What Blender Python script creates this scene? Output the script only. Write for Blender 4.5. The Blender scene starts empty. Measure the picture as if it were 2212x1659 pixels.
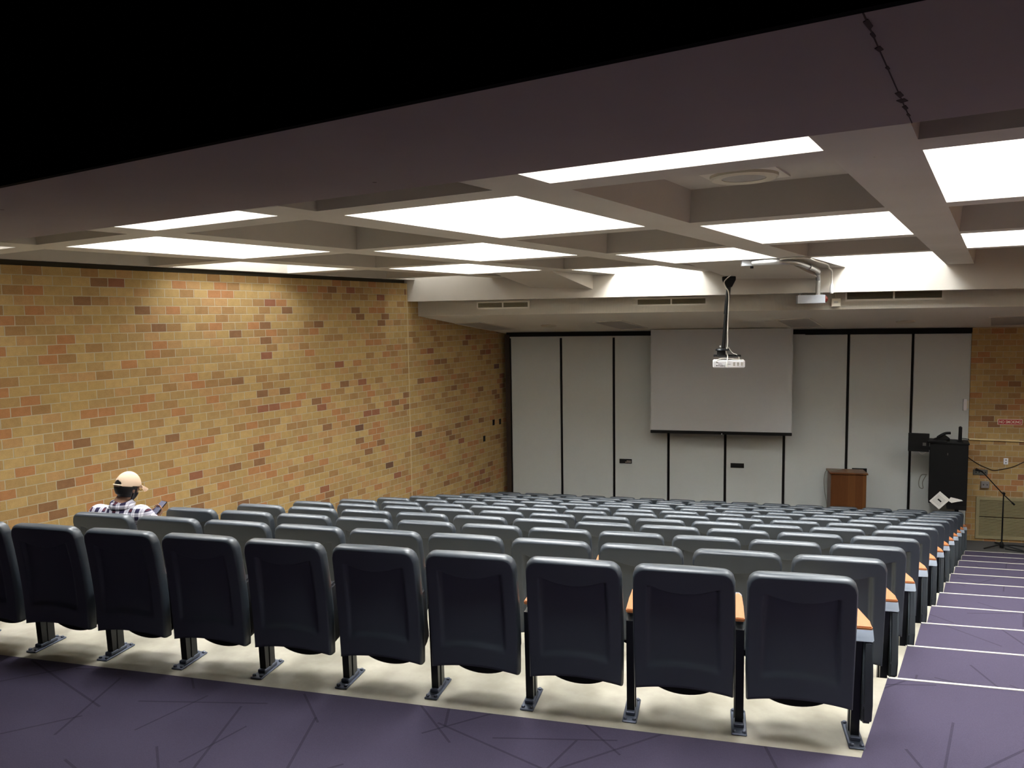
import bpy, bmesh, math, random
from mathutils import Vector, Matrix
random.seed(7)
SC = bpy.context.scene
COL = SC.collection
R = math.radians

# ------------------------------------------------------------------ frames
AZ = R(17.3)                                   # seat rows and front wall run along D, N points to the front
D = Vector((math.cos(AZ), math.sin(AZ), 0)); N = Vector((-D.y, D.x, 0))
def P(d, n, z): v = D * d + N * n; return Vector((v.x, v.y, z))
ZC = 2.67                                      # underside of the ceiling ribs
F0 = Vector((-.5072, 3.8096, 0))               # aisle-end leg of the back row
STEP = Vector((.0126, 1.010, -.1995))          # one row down
NF0 = F0.dot(N); DF0 = F0.dot(D); DN = STEP.dot(N); DD = STEP.dot(D)
ROWS = 12
ZF = STEP.z * 11                               # stage floor
NP = 15.5                                      # front wall plane

# ------------------------------------------------------------------ materials
def lin(c): c /= 255.0; return c / 12.92 if c <= .04045 else ((c + .055) / 1.055) ** 2.4
def rgb(r, g, b): return (lin(r), lin(g), lin(b), 1)
class NT:
    def __init__(s, name):
        s.m = bpy.data.materials.new(name); s.m.use_nodes = True
        s.t = s.m.node_tree; s.b = s.t.nodes['Principled BSDF']
    def n(s, typ, **kw):
        nd = s.t.nodes.new(typ)
        for k, v in kw.items():
            if k in nd.bl_rna.properties: setattr(nd, k, v)
            else: nd.inputs[k].default_value = v
        return nd
    def l(s, a, b): s.t.links.new(a, b)
    def math(s, op, a, b=None, c=None):
        nd = s.t.nodes.new('ShaderNodeMath'); nd.operation = op
        for i, v in enumerate((a, b, c)):
            if v is None: continue
            if isinstance(v, (int, float)): nd.inputs[i].default_value = v
            else: s.l(v, nd.inputs[i])
        return nd.outputs[0]
    def mix(s, f, a, b, typ='MIX'):
        nd = s.t.nodes.new('ShaderNodeMix'); nd.data_type = 'RGBA'; nd.blend_type = typ
        for i, v in ((0, f), (6, a), (7, b)):
            if isinstance(v, (int, float, tuple)): nd.inputs[i].default_value = v
            else: s.l(v, nd.inputs[i])
        return nd.outputs[2]
    def ramp(s, f, stops, interp='LINEAR'):
        nd = s.t.nodes.new('ShaderNodeValToRGB'); cr = nd.color_ramp; cr.interpolation = interp
        while len(cr.elements) < len(stops): cr.elements.new(.5)
        for e, (p, c) in zip(cr.elements, stops): e.position = p; e.color = c
        s.l(f, nd.inputs[0]); return nd.outputs[0]
    def obj(s): return s.n('ShaderNodeTexCoord').outputs['Object']
    def noise(s, vec, scale, detail=4, rough=.55):
        nd = s.n('ShaderNodeTexNoise', Scale=scale, Detail=detail, Roughness=rough); s.l(vec, nd.inputs['Vector']); return nd.outputs['Fac']
    def bump(s, h, strength=.3, dist=.01):
        nd = s.n('ShaderNodeBump', Strength=strength, Distance=dist); s.l(h, nd.inputs['Height']); s.l(nd.outputs[0], s.b.inputs['Normal'])
    def base(s, c):
        if isinstance(c, tuple): s.b.inputs['Base Color'].default_value = c
        else: s.l(c, s.b.inputs['Base Color'])
    def rough(s, v, spec=.5, metal=0):
        s.b.inputs['Roughness'].default_value = v; s.b.inputs['Specular IOR Level'].default_value = spec; s.b.inputs['Metallic'].default_value = metal
def plain(name, c, rough=.6, spec=.4, metal=0, var=.12, scale=9, bump=0):
    t = NT(name); f = t.noise(t.obj(), scale)
    a = tuple(x * (1 - var) for x in c[:3]) + (1,); b = tuple(min(1, x * (1 + var)) for x in c[:3]) + (1,)
    t.base(t.mix(f, a, b)); t.rough(rough, spec, metal)
    if bump: t.bump(t.noise(t.obj(), scale * 12, 2), bump, .004)
    return t.m
def brick_mat(name, zoff, joint=None):
    BW, BH = .2043, .1048
    t = NT(name); sp = t.n('ShaderNodeSeparateXYZ'); t.l(t.obj(), sp.inputs[0])
    wob = t.noise(t.obj(), 7, 2)
    z = t.math('DIVIDE', t.math('ADD', t.math('SUBTRACT', sp.outputs['Z'], zoff), t.math('MULTIPLY', wob, .006)), BH)
    row = t.math('FLOOR', z)
    off = t.math('MULTIPLY', t.math('MODULO', t.math('ADD', row, 200), 2.0), .5)
    x = t.math('ADD', t.math('ADD', t.math('DIVIDE', sp.outputs['X'], BW), off), t.math('MULTIPLY', wob, .05))
    colu = t.math('FLOOR', x)
    cv = t.n('ShaderNodeCombineXYZ'); t.l(colu, cv.inputs[0]); t.l(row, cv.inputs[1])
    wn = t.n('ShaderNodeTexWhiteNoise', noise_dimensions='2D'); t.l(cv.outputs[0], wn.inputs['Vector'])
    cl = t.n('ShaderNodeTexNoise', Scale=.55, Detail=2.0); t.l(cv.outputs[0], cl.inputs['Vector'])   # bricks of a kind cluster a little
    r = t.math('ADD', t.math('MULTIPLY', wn.outputs['Value'], .78), t.math('MULTIPLY', t.math('SUBTRACT', cl.outputs['Fac'], .28), .5))
    col = t.ramp(r, [(0, rgb(178, 150, 102)), (.20, rgb(170, 142, 94)), (.42, rgb(163, 134, 90)), (.58, rgb(172, 136, 93)), (.68, rgb(153, 119, 80)),
                     (.78, rgb(166, 118, 80)), (.85, rgb(132, 98, 70)), (.90, rgb(140, 94, 72)), (.935, rgb(104, 77, 62)), (.968, rgb(112, 84, 76))], 'CONSTANT')
    spk = t.noise(t.obj(), 90, 4, .7)
    col = t.mix(.25, col, t.ramp(spk, [(.3, (.30, .26, .20, 1)), (.5, (.5, .5, .5, 1)), (.72, (.78, .74, .66, 1))]), 'OVERLAY')
    blot = t.noise(t.obj(), 14, 3)
    col = t.mix(.25, col, t.ramp(blot, [(.35, (.38, .36, .33, 1)), (.65, (.62, .62, .6, 1))]), 'OVERLAY')
    fx = t.math('FRACT', x); fz = t.math('FRACT', z)
    ex = t.math('MULTIPLY', t.math('MINIMUM', fx, t.math('SUBTRACT', 1.0, fx)), BW)
    ez = t.math('MULTIPLY', t.math('MINIMUM', fz, t.math('SUBTRACT', 1.0, fz)), BH)
    edge = t.math('MINIMUM', ex, ez)
    mr = t.n('ShaderNodeMapRange'); mr.inputs['From Min'].default_value = .003; mr.inputs['From Max'].default_value = .0058; t.l(edge, mr.inputs['Value'])
    mort = t.mix(t.noise(t.obj(), 3, 3), rgb(166, 155, 132), rgb(186, 176, 154))
    col = t.mix(mr.outputs[0], mort, col)
    t.base(col); t.rough(.85, .2)
    t.bump(t.math('ADD', mr.outputs[0], t.math('MULTIPLY', spk, .35)), .5, .004)
    return t.m
M = {}
M['brick'] = brick_mat('yellow_brick', .004)
# concrete of the seat tiers
t = NT('tier_concrete'); f = t.noise(t.obj(), 1.6, 6); g = t.noise(t.obj(), 7, 5)
c = t.ramp(f, [(.3, rgb(132, 127, 113)), (.5, rgb(158, 152, 136)), (.7, rgb(174, 168, 154))])
c = t.mix(.35, c, t.ramp(g, [(.35, (.36, .35, .33, 1)), (.62, (.6, .6, .6, 1))]), 'OVERLAY')
t.base(c); t.rough(.55, .4); t.bump(g, .12, .004); M['concrete'] = t.m
# purple carpet with its scattered straight dark strokes
def carpet(name, a, b, lines=True):
    t = NT(name); o = t.obj()
    fib = t.noise(o, 220, 3, .8); c = t.mix(t.math('ADD', t.math('MULTIPLY', fib, .75), t.math('MULTIPLY', t.noise(o, 1.1, 2), .25)), a, b)
    if lines:
        for k, (rot, ln_, wd, hw, keep) in enumerate(((.12, 1.3, .62, .0065, .62), (.55, .9, .55, .006, .6), (1.05, 1.2, .7, .007, .6), (1.6, 1.0, .6, .006, .62), (2.1, 1.4, .66, .0065, .6), (2.65, .9, .6, .006, .6))):
            mp = t.n('ShaderNodeMapping'); mp.inputs['Rotation'].default_value = (0, 0, rot); mp.inputs['Location'].default_value = (3.17 * k, 1.73 * k, 0); t.l(o, mp.inputs[0])
            sp = t.n('ShaderNodeSeparateXYZ'); t.l(mp.outputs[0], sp.inputs[0])
            y_ = t.math('DIVIDE', sp.outputs['Y'], wd); row = t.math('FLOOR', y_)
            w1 = t.n('ShaderNodeTexWhiteNoise', noise_dimensions='1D'); t.l(row, w1.inputs['W'])
            x_ = t.math('ADD', t.math('DIVIDE', sp.outputs['X'], ln_), w1.outputs['Value']); cv = t.n('ShaderNodeCombineXYZ'); t.l(t.math('FLOOR', x_), cv.inputs[0]); t.l(row, cv.inputs[1]); cv.inputs[2].default_value = k * 7.3
            w2 = t.n('ShaderNodeTexWhiteNoise', noise_dimensions='3D'); t.l(cv.outputs[0], w2.inputs['Vector'])
            sc = t.n('ShaderNodeSeparateColor'); t.l(w2.outputs['Color'], sc.inputs[0])
            dv = t.math('ABSOLUTE', t.math('SUBTRACT', t.math('FRACT', y_), t.math('ADD', t.math('MULTIPLY', sc.outputs[0], .8), .1)))
            ln = t.math('LESS_THAN', dv, hw / wd)                   # a straight stroke somewhere in its cell
            ln = t.math('MULTIPLY', ln, t.math('LESS_THAN', t.math('FRACT', x_), t.math('ADD', t.math('MULTIPLY', sc.outputs[1], .55), .25)))
            ln = t.math('MULTIPLY', ln, t.math('LESS_THAN', sc.outputs[2], keep))
            c = t.mix(t.math('MULTIPLY', ln, .5), c, tuple(x * .45 for x in a[:3]) + (1,))
    t.base(c); t.rough(.95, .1); t.bump(fib, .35, .004); return t.m
M['carpet'] = carpet('purple_carpet', rgb(51, 46, 60), rgb(78, 71, 89))
M['stage'] = carpet('grey_stage_carpet', rgb(58, 57, 56), rgb(92, 90, 88), False)
# painted concrete of the ceiling
t = NT('ceiling_paint'); f = t.noise(t.obj(), .8, 5)
c = t.ramp(f, [(.3, rgb(182, 176, 166)), (.7, rgb(194, 189, 180))])
pit = t.n('ShaderNodeTexVoronoi', Scale=9.0); t.l(t.obj(), pit.inputs['Vector'])
pm = t.math('MULTIPLY', t.math('LESS_THAN', pit.outputs['Distance'], .05), t.math('GREATER_THAN', t.noise(t.obj(), 1.7, 2), .6))
c = t.mix(t.math('MULTIPLY', pm, .55), c, rgb(110, 98, 84)); t.base(c); t.rough(.8, .2); t.bump(t.noise(t.obj(), 40, 3), .08, .004); M['ceil'] = t.m
t = NT('beam_paint'); f = t.noise(t.obj(), .7, 5)
c = t.ramp(f, [(.3, rgb(158, 146, 141)), (.7, rgb(170, 158, 152))])
pit = t.n('ShaderNodeTexVoronoi', Scale=4.0); t.l(t.obj(), pit.inputs['Vector'])
pm = t.math('MULTIPLY', t.math('LESS_THAN', pit.outputs['Distance'], .05), t.math('GREATER_THAN', t.noise(t.obj(), 1.1, 2), .55))
c = t.mix(t.math('MULTIPLY', pm, .7), c, rgb(70, 58, 56)); t.base(c); t.rough(.85, .15); M['beam'] = t.m
M['soffit'] = plain('soffit_plaster', rgb(216, 211, 200), .85, .2, var=.04, scale=2)
M['fascia'] = plain('fascia_plaster', rgb(234, 227, 212), .85, .2, var=.03, scale=2)
M['dark'] = plain('shade_black', rgb(14, 12, 13), .95, .05)  # shade above the rear landing, put in as near-black colour
M['trimdark'] = plain('olive_wall_trim', rgb(66, 62, 50), .7, .3, scale=3)
M['backwall'] = plain('dark_rear_wall', rgb(58, 50, 48), .9, .1)
M['plastic'] = plain('grey_seat_plastic', rgb(55, 62, 70), .42, .9, var=.04, scale=40, bump=.03)
M['pan'] = plain('black_seat_fabric', rgb(30, 30, 34), .9, .2, scale=60, bump=.3)
M['leg'] = plain('black_leg_steel', rgb(38, 40, 43), .32, .5, metal=.6, scale=20)
M['plate'] = plain('grey_base_plate', rgb(92, 98, 112), .38, .5, metal=.5, scale=30)
M['panelplastic'] = plain('dark_side_panel', rgb(72, 78, 83), .42, .4, var=.05, scale=30)
M['cap'] = plain('light_grey_cap', rgb(132, 140, 152), .45, .4, var=.04)
def wood(name, a, b, sc, gloss):
    t = NT(name); mp = t.n('ShaderNodeMapping'); mp.inputs['Scale'].default_value = sc; t.l(t.obj(), mp.inputs[0])
    f = t.noise(mp.outputs[0], 6, 5, .6); t.base(t.mix(f, a, b)); t.rough(gloss, .45); return t.m
M['armwood'] = wood('orange_arm_wood', rgb(158, 92, 52), rgb(180, 118, 74), (30, 2, 30), .38)
t = NT('lectern_wood'); sp = t.n('ShaderNodeSeparateXYZ'); t.l(t.obj(), sp.inputs[0])
st = t.math('FLOOR', t.math('MULTIPLY', t.math('ADD', sp.outputs['X'], .01), 8.0))
wn = t.n('ShaderNodeTexWhiteNoise', noise_dimensions='1D'); t.l(st, wn.inputs['W'])
mp = t.n('ShaderNodeMapping'); mp.inputs['Scale'].default_value = (18, 18, 1.5); t.l(t.obj(), mp.inputs[0])
c = t.mix(wn.outputs['Value'], rgb(86, 50, 24), rgb(110, 72, 40)); c = t.mix(.4, c, t.mix(t.noise(mp.outputs[0], 3, 4), (.3, .3, .3, 1), (.65, .65, .65, 1)), 'OVERLAY')
t.base(c); t.rough(.4, .4); M['lectern'] = t.m
M['partition'] = plain('grey_partition_fabric', rgb(186, 190, 188), .8, .25, var=.03, scale=3)
M['seam'] = plain('black_partition_seal', rgb(14, 13, 13), .7, .2)
M['brown'] = plain('dark_brown_jamb', rgb(52, 40, 32), .7, .3)
M['screen'] = plain('projection_screen_cloth', rgb(184, 186, 188), .85, .2, var=.02, scale=2)
M['black'] = plain('black_plastic', rgb(11, 11, 12), .55, .3)
M['white'] = plain('white_plastic', rgb(232, 232, 236), .45, .4, var=.03)
M['offwhite'] = plain('ivory_plastic', rgb(205, 198, 180), .6, .3, var=.04)
M['galv'] = plain('galvanised_steel', rgb(190, 192, 192), .35, .5, metal=.8, scale=14)
M['grey'] = plain('grey_enamel', rgb(170, 174, 180), .5, .4, scale=14)
M['lensgrey'] = plain('grey_troffer_lens', rgb(168, 164, 158), .5, .4, var=.04, scale=5)
M['greyplate'] = plain('dull_grey_plate', rgb(88, 88, 82), .5, .4)
M['red'] = plain('red_sign_face', rgb(168, 30, 36), .5, .4, var=.05)
M['redlamp'] = plain('dark_red_lens', rgb(96, 34, 26), .3, .5)
M['pale'] = plain('pale_sign_edge', rgb(226, 208, 196), .6, .3)
M['grille'] = plain('olive_grille', rgb(150, 140, 108), .6, .3)
M['pipe'] = plain('cream_conduit_paint', rgb(224, 204, 150), .5, .4)
M['nosing'] = plain('pale_nosing', rgb(190, 186, 172), .5, .4)
M['paper'] = plain('white_paper', rgb(232, 230, 224), .9, .2, var=.03)
M['wire'] = plain('white_cable', rgb(220, 218, 210), .6, .3)
M['greywire'] = plain('grey_cable', rgb(120, 118, 108), .6, .3)
M['caulk'] = plain('pale_joint_caulk', rgb(205, 186, 146), .8, .2)
M['skin'] = plain('brown_skin', rgb(140, 104, 86), .55, .4, var=.06, scale=20)
M['hair'] = plain('black_hair', rgb(18, 15, 15), .45, .5, scale=50)
M['capcloth'] = plain('beige_cap_cloth', rgb(206, 180, 156), .9, .2, var=.05, scale=25, bump=.2)
M['trousers'] = plain('dark_trousers', rgb(38, 40, 52), .9, .2)
M['shoe'] = plain('dark_shoe', rgb(30, 28, 28), .6, .4)
M['glasswire'] = plain('dark_wire_frame', rgb(40, 30, 26), .3, .5, metal=.5)
t = NT('phone_screen'); t.base(rgb(40, 42, 66)); t.rough(.15, .5); t.b.inputs['Emission Color'].default_value = rgb(70, 72, 120); t.b.inputs['Emission Strength'].default_value = .25; M['phonescreen'] = t.m
# plaid shirt
t = NT('plaid_shirt'); sp = t.n('ShaderNodeSeparateXYZ'); t.l(t.obj(), sp.inputs[0])
def band(v, per, lo, hi, ph=0): fr = t.math('FRACT', t.math('ADD', t.math('DIVIDE', v, per), ph)); return t.math('MULTIPLY', t.math('GREATER_THAN', fr, lo), t.math('LESS_THAN', fr, hi))
X_, Z_ = sp.outputs['X'], sp.outputs['Z']
c = t.mix(0.0, rgb(232, 230, 236), rgb(232, 230, 236))
c = t.mix(t.math('MULTIPLY', band(Z_, .056, .0, .5), .5), c, rgb(60, 58, 92))
c = t.mix(t.math('MULTIPLY', band(X_, .056, .0, .52), .55), c, rgb(58, 54, 88))
c = t.mix(t.math('MULTIPLY', band(X_, .056, .0, .52), band(Z_, .056, .0, .5)), c, rgb(40, 36, 62))
c = t.mix(t.math('MULTIPLY', band(X_, .112, .02, .24), band(Z_, .056, .12, .42)), c, rgb(84, 46, 56))
c = t.mix(t.math('MULTIPLY', band(X_, .056, .72, .78), .5), c, rgb(90, 86, 120))
c = t.mix(t.math('MULTIPLY', band(Z_, .056, .72, .78), .5), c, rgb(90, 86, 120))
t.base(c); t.rough(.9, .2); t.bump(t.noise(t.obj(), 60, 3), .2, .004); M['plaid'] = t.m
def emit(name, col, s):
    t = NT(name); t.base((.8, .8, .8, 1)); t.b.inputs['Emission Color'].default_value = col; t.b.inputs['Emission Strength'].default_value = s; return t.m
M['lamp'] = emit('lamp_diffuser', (.95, .985, 1.0, 1), 44)

# ------------------------------------------------------------------ mesh helpers
class MB:
    def __init__(s): s.bm = bmesh.new()
    def box(s, lo, hi, mat=None):
        x0, y0, z0 = lo; x1, y1, z1 = hi
        vs = [Vector(v) for v in ((x0, y0, z0), (x1, y0, z0), (x1, y1, z0), (x0, y1, z0), (x0, y0, z1), (x1, y0, z1), (x1, y1, z1), (x0, y1, z1))]
        return s.hexa(vs, mat)
    def hexa(s, vs, mat=None):
        if mat: vs = [mat @ v for v in vs]
        b = [s.bm.verts.new(v) for v in vs]
        for f in ((0, 3, 2, 1), (4, 5, 6, 7), (0, 1, 5, 4), (1, 2, 6, 5), (2, 3, 7, 6), (3, 0, 4, 7)): s.bm.faces.new([b[i] for i in f])
        return s
    def dbox(s, d0, d1, n0, n1, z0, z1):       # a box along the rows
        return s.hexa([P(d0, n0, z0), P(d1, n0, z0), P(d1, n1, z0), P(d0, n1, z0), P(d0, n0, z1), P(d1, n0, z1), P(d1, n1, z1), P(d0, n1, z1)])
    def poly(s, pts): s.bm.faces.new([s.bm.verts.new(p) for p in pts]); return s
    def prism(s, pts, vec):                    # extrude a planar outline
        a = [s.bm.verts.new(Vector(p)) for p in pts]; b = [s.bm.verts.new(Vector(p) + Vector(vec)) for p in pts]
        s.bm.faces.new(a[::-1]); s.bm.faces.new(b); n = len(a)
        for i in range(n): s.bm.faces.new((a[i], a[(i + 1) % n], b[(i + 1) % n], b[i]))
        return s
    def tube(s, pts, r, seg=10, caps=True):
        pts = [Vector(p) for p in pts]; rs = r if isinstance(r, (list, tuple)) else [r] * len(pts); rings = []
        up = None
        for i, p in enumerate(pts):
            dr = (pts[min(i + 1, len(pts) - 1)] - pts[max(i - 1, 0)]).normalized()
            if up is None: up = dr.orthogonal().normalized()
            up = (up - dr * up.dot(dr)).normalized(); sd = dr.cross(up)
            rings.append([s.bm.verts.new(p + (up * math.cos(a) + sd * math.sin(a)) * rs[i]) for a in [2 * math.pi * k / seg for k in range(seg)]])
        for a, b in zip(rings, rings[1:]):
            for k in range(seg): s.bm.faces.new((a[k], a[(k + 1) % seg], b[(k + 1) % seg], b[k]))
        if caps: s.bm.faces.new(rings[0][::-1]); s.bm.faces.new(rings[-1])
        return s
    def lathe(s, prof, mat=None, seg=28, closed=False):   # prof: (radius, height)
        rings = []
        for r, z in prof:
            rings.append([s.bm.verts.new(((mat @ v) if mat else v)) for v in [Vector((r * math.cos(2 * math.pi * k / seg), r * math.sin(2 * math.pi * k / seg), z)) for k in range(seg)]])
        for a, b in zip(rings, rings[1:]):
            for k in range(seg): s.bm.faces.new((a[k], a[(k + 1) % seg], b[(k + 1) % seg], b[k]))
        s.bm.faces.new(rings[0][::-1]); s.bm.faces.new(rings[-1]); return s
    def bevel(s, w, seg=2):
        bmesh.ops.bevel(s.bm, geom=s.bm.edges[:], offset=w, segments=seg, affect='EDGES', clamp_overlap=True); return s
    def mesh(s, name, mat, smooth=False):
        bmesh.ops.recalc_face_normals(s.bm, faces=s.bm.faces[:])
        me = bpy.data.meshes.new(name); s.bm.to_mesh(me); s.bm.free()
        for m in (mat if isinstance(mat, list) else [mat]): me.materials.append(m)
        if smooth:
            for p in me.polygons: p.use_smooth = True
            if smooth != 'all':
                me.set_sharp_from_angle(angle=R(38))
        return me
    def build(s, name, mat, parent=None, smooth=False, loc=None):
        return link(bpy.data.objects.new(name, s.mesh(name, mat, smooth)), parent, loc)
def link(o, parent=None, loc=None):
    COL.objects.link(o)
    if parent is not None: o.parent = parent
    if loc is not None: o.location = loc
    return o
def tag(o, label, cat, group=None, kind=None):
    o['label'] = label; o['category'] = cat
    if group: o['group'] = group
    if kind: o['kind'] = kind
    return o
def thing(name, label, cat, loc, rz=0.0, group=None):
    o = link(bpy.data.objects.new(name, None)); o.location = loc; o.rotation_euler = (0, 0, rz); o.empty_display_size = .1
    return tag(o, label, cat, group)
def struct(o): o['kind'] = 'structure'; return o
def bez(pts, n=8):                              # smooth path through points (Catmull-Rom)
    pts = [Vector(p) for p in pts]; out = []
    for i in range(len(pts) - 1):
        p0, p1, p2, p3 = pts[max(i - 1, 0)], pts[i], pts[i + 1], pts[min(i + 2, len(pts) - 1)]
        for k in range(n):
            u = k / n
            out.append(.5 * ((2 * p1) + (p2 - p0) * u + (2 * p0 - 5 * p1 + 4 * p2 - p3) * u * u + (3 * p1 - p0 - 3 * p2 + p3) * u ** 3))
    return out + [pts[-1]]
def text(name, s, size, mat, parent, loc, rot, depth=.0008):
    cu = bpy.data.curves.new(name, 'FONT'); cu.body = s; cu.size = size; cu.extrude = depth; cu.offset = .0016; cu.align_x = 'CENTER'; cu.align_y = 'CENTER'
    tmp = bpy.data.objects.new('tmp', cu); COL.objects.link(tmp); dg = bpy.context.evaluated_depsgraph_get(); dg.update()
    me = bpy.data.meshes.new_from_object(tmp.evaluated_get(dg)); bpy.data.objects.remove(tmp); me.name = name; me.materials.clear(); me.materials.append(mat)
    o = link(bpy.data.objects.new(name, me), parent, loc); o.rotation_euler = rot; return o

# ------------------------------------------------------------------ room shell
WAZ = R(91.0); W0 = Vector((-8.546, 3.957, 0))
def wallpt(y): k = (y - W0.y) / math.sin(WAZ); return Vector((W0.x + k * math.cos(WAZ), y, 0))
XR = 3.2                                        # right-hand wall, outside the picture
# left brick wall: local X along the wall, Y outward
o = MB().box((-8, 0, ZF - .3), (11.6, .25, 2.612)).build('wall_left', M['brick']); o.location = W0; o.rotation_euler = (0, 0, WAZ); struct(o)
o = MB().box((-8, .05, 2.612), (11.6, .25, 4.1)).build('trim_1', M['trimdark']); o.location = W0; o.rotation_euler = (0, 0, WAZ); struct(o)
jx = 10.46 - W0.y
o = MB().box((jx - .007, -.0035, ZF), (jx + .007, .01, 2.6)).build('trim_2', M['caulk']); o.location = W0; o.rotation_euler = (0, 0, WAZ); struct(o)
struct(MB().box((XR, -4.2, ZF - .3), (XR + .2, 18, 4.1)).build('wall_right', M['brick']))
struct(MB().box((-9, -4.2, -.3), (XR, -4, 4.1)).build('wall_back', M['backwall']))
# front brick wall beside the partition
PD0, PD1 = -4.137, 4.47
o = MB().box((0, 0, ZF - .3), (3.2, .3, 1.75)).build('wall_front', M['brick']); o.location = P(PD1, NP - .02, 0); o.rotation_euler = (0, 0, AZ); struct(o)

# floor: concrete tiers, carpeted aisle steps, stage
EX0 = -.445
def edge_x(y): return EX0 + .0135 * (y - 3.62)
def aisle_pt(n, z):                             # point of the concrete's aisle edge on the line at distance n
    y = 4.5
    for _ in range(30): y = (n - N.x * edge_x(y)) / N.y
    return Vector((edge_x(y), y, z))
def on_x(x, n, z): return Vector((x, (n - N.x * x) / N.y, z))
NE = [NF0 + .66 + k * DN for k in range(11)]    # front edge of each tier
m = MB(); c = MB(); nz = MB()
nb = 3.59
for k in range(11):
    z = STEP.z * k; n0 = nb if k == 0 else NE[k - 1]; n1 = NE[k]
    a0, a1 = aisle_pt(n0, z), aisle_pt(n1, z); l0, l1 = on_x(-9, n0, z), on_x(-9, n1, z); b = Vector((0, 0, ZF - .3 - z))
    m.hexa([v + b for v in (l0, a0, a1, l1)] + [l0, a0, a1, l1])
    if k == 0: q = [a0, on_x(XR, 3.3, z), on_x(XR, n1, z), a1]
    else: q = [a0, on_x(XR, n0, z), on_x(XR, n1, z), a1]
    up = Vector((0, 0, .006)); c.hexa([v + b for v in q] + [v + up for v in q])
    e0, e1 = a1, on_x(XR, n1, z); bk = N * -.014
    nz.hexa([e0 + bk, e1 + bk, e1 + N * .004, e0 + N * .004] + [v + Vector((0, 0, .0085)) for v in (e0 + bk, e1 + bk, e1 + N * .004, e0 + N * .004)])
# carpet of the rear landing
a0 = aisle_pt(nb, 0); r0 = on_x(XR, 3.3, 0)
c.prism([Vector((-9, -4.2, -.3)), Vector((XR, -4.2, -.3)), Vector((XR, r0.y, -.3)), Vector((a0.x, a0.y, -.3)), on_x(-9, nb, -.3)], (0, 0, .306))
struct(m.build('floor', M['concrete'])); struct(c.build('floor_carpet', M['carpet'])); struct(nz.build('trim_3', M['nosing']))
q = [on_x(-9, NE[10], 0), on_x(XR, NE[10], 0), on_x(XR, NP + .6, 0), on_x(-9, NP + .6, 0)]
struct(MB().hexa([v + Vector((0, 0, ZF - .3)) for v in q] + [v + Vector((0, 0, ZF)) for v in q]).build('floor_stage', M['stage']))

# coffered ceiling
U0, V0, PU, PV, SU, SV = -2.924, 4.647, 1.648, 2.103, 1.300, 1.864
IS, JS = range(-3, 4), range(-1, 4)
NF1 = 12.58                                     # face of the front beam
xs = sorted([-8.72, 3.4] + [U0 + i * PU + s * SU / 2 for i in IS for s in (-1, 1)])
ys = sorted([1.5, 15.2] + [V0 + j * PV + s * SV / 2 for j in JS for s in (-1, 1)])
ys = ys[:-2] + [15.2]                           # the last bay runs on to the front beam
m = MB(); lit = []
def isc(x, y):
    for i in IS:
        for j in JS:
            if abs(x - (U0 + i * PU)) < SU / 2 and (abs(y - (V0 + j * PV)) < SV / 2 or (j == 3 and y > V0 + j * PV)): return i, j
for xa, xb in zip(xs, xs[1:]):
    for ya, yb in zip(ys, ys[1:]):
        c_ = isc((xa + xb) / 2, (ya + yb) / 2)
        if c_ is None:
            m.poly([(xa, ya, ZC), (xb, ya, ZC), (xb, yb, ZC), (xa, yb, ZC)]); continue
        on = (c_[0] + c_[1]) % 2 == 0; h = 1.15 if on else .235; e = .02
        if on: lit.append((c_, (xa, xb, ya, yb)))
        lo = [Vector(v) for v in ((xa, ya, ZC), (xb, ya, ZC), (xb, yb, ZC), (xa, yb, ZC))]
        hi = [Vector(v) for v in ((xa + e, ya + e, ZC + h), (xb - e, ya + e, ZC + h), (xb - e, yb - e, ZC + h), (xa + e, yb - e, ZC + h))]
        for i in range(4): m.poly([lo[i], lo[(i + 1) % 4], hi[(i + 1) % 4], hi[i]])
        m.poly(hi)
bmesh.ops.remove_doubles(m.bm, verts=m.bm.verts[:], dist=1e-4)
struct(m.build('ceiling', M['ceil']))
struct(MB().box((-9, -4.2, 4.0), (XR, 18, 4.2)).build('ceiling_slab', M['dark']))  # coloured near-black to stand for the unlit rear ceiling
# sloped infill of the two unlit end bays
for i, zl, nm in ((-2, 2.455, 'a'), (0, 2.525, 'b')):
    x0 = U0 + i * PU - SU / 2 + (.33 if i == -2 else .1); x1 = U0 + i * PU + SU / 2; ya = V0 + 3 * PV - SV / 2
    f0, f1 = on_x(x0, NF1 + .02, 0).y, on_x(x1, NF1 + .02, 0).y; yf = (f0 + f1) / 2; sl = (zl - ZC) / (yf - ya)
    b = [Vector((x0, ya, ZC)), Vector((x1, ya, ZC)), Vector((x1, f1, ZC + sl * (f1 - ya))), Vector((x0, f0, ZC + sl * (f0 - ya)))]
    struct(MB().hexa(b + [Vector((v.x, v.y, ZC + .23)) for v in b]).build('ceiling_infill', M['ceil']))
# near dropped beam; shade on its rear face is a near-black sheet
struct(MB().box((-9, 1.452, 2.5), (XR, 2.36, 4.0)).build('ceiling_beam', M['beam']))
s_ = MB(); s_.box((-.2055, 1.455, 2.4988), (-.203, 2.36, 2.502))      # old formwork joint with a few chips
for y0_, w_, l_ in ((1.50, .006, .05), (1.57, .004, .03), (1.66, .007, .025), (1.80, .004, .02), (2.02, .008, .05), (2.09, .012, .03), (2.16, .006, .04), (2.25, .004, .03)):
    s_.prism([(-.204 - w_, y0_, 2.4985), (-.204 + w_ * .5, y0_ - .01, 2.4985), (-.204 + w_, y0_ + l_ * .6, 2.4985), (-.204 - w_ * .3, y0_ + l_, 2.4985)], (0, 0, .004))
M['joint'] = plain('beam_joint', rgb(84, 73, 70), .9, .1)
struct(s_.build('trim_4', M['joint']))
struct(MB().box((-9, 1.43, 2.498), (XR, 1.452, 4.0)).build('ceiling_beam_shade_face', M['dark']))
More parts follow.
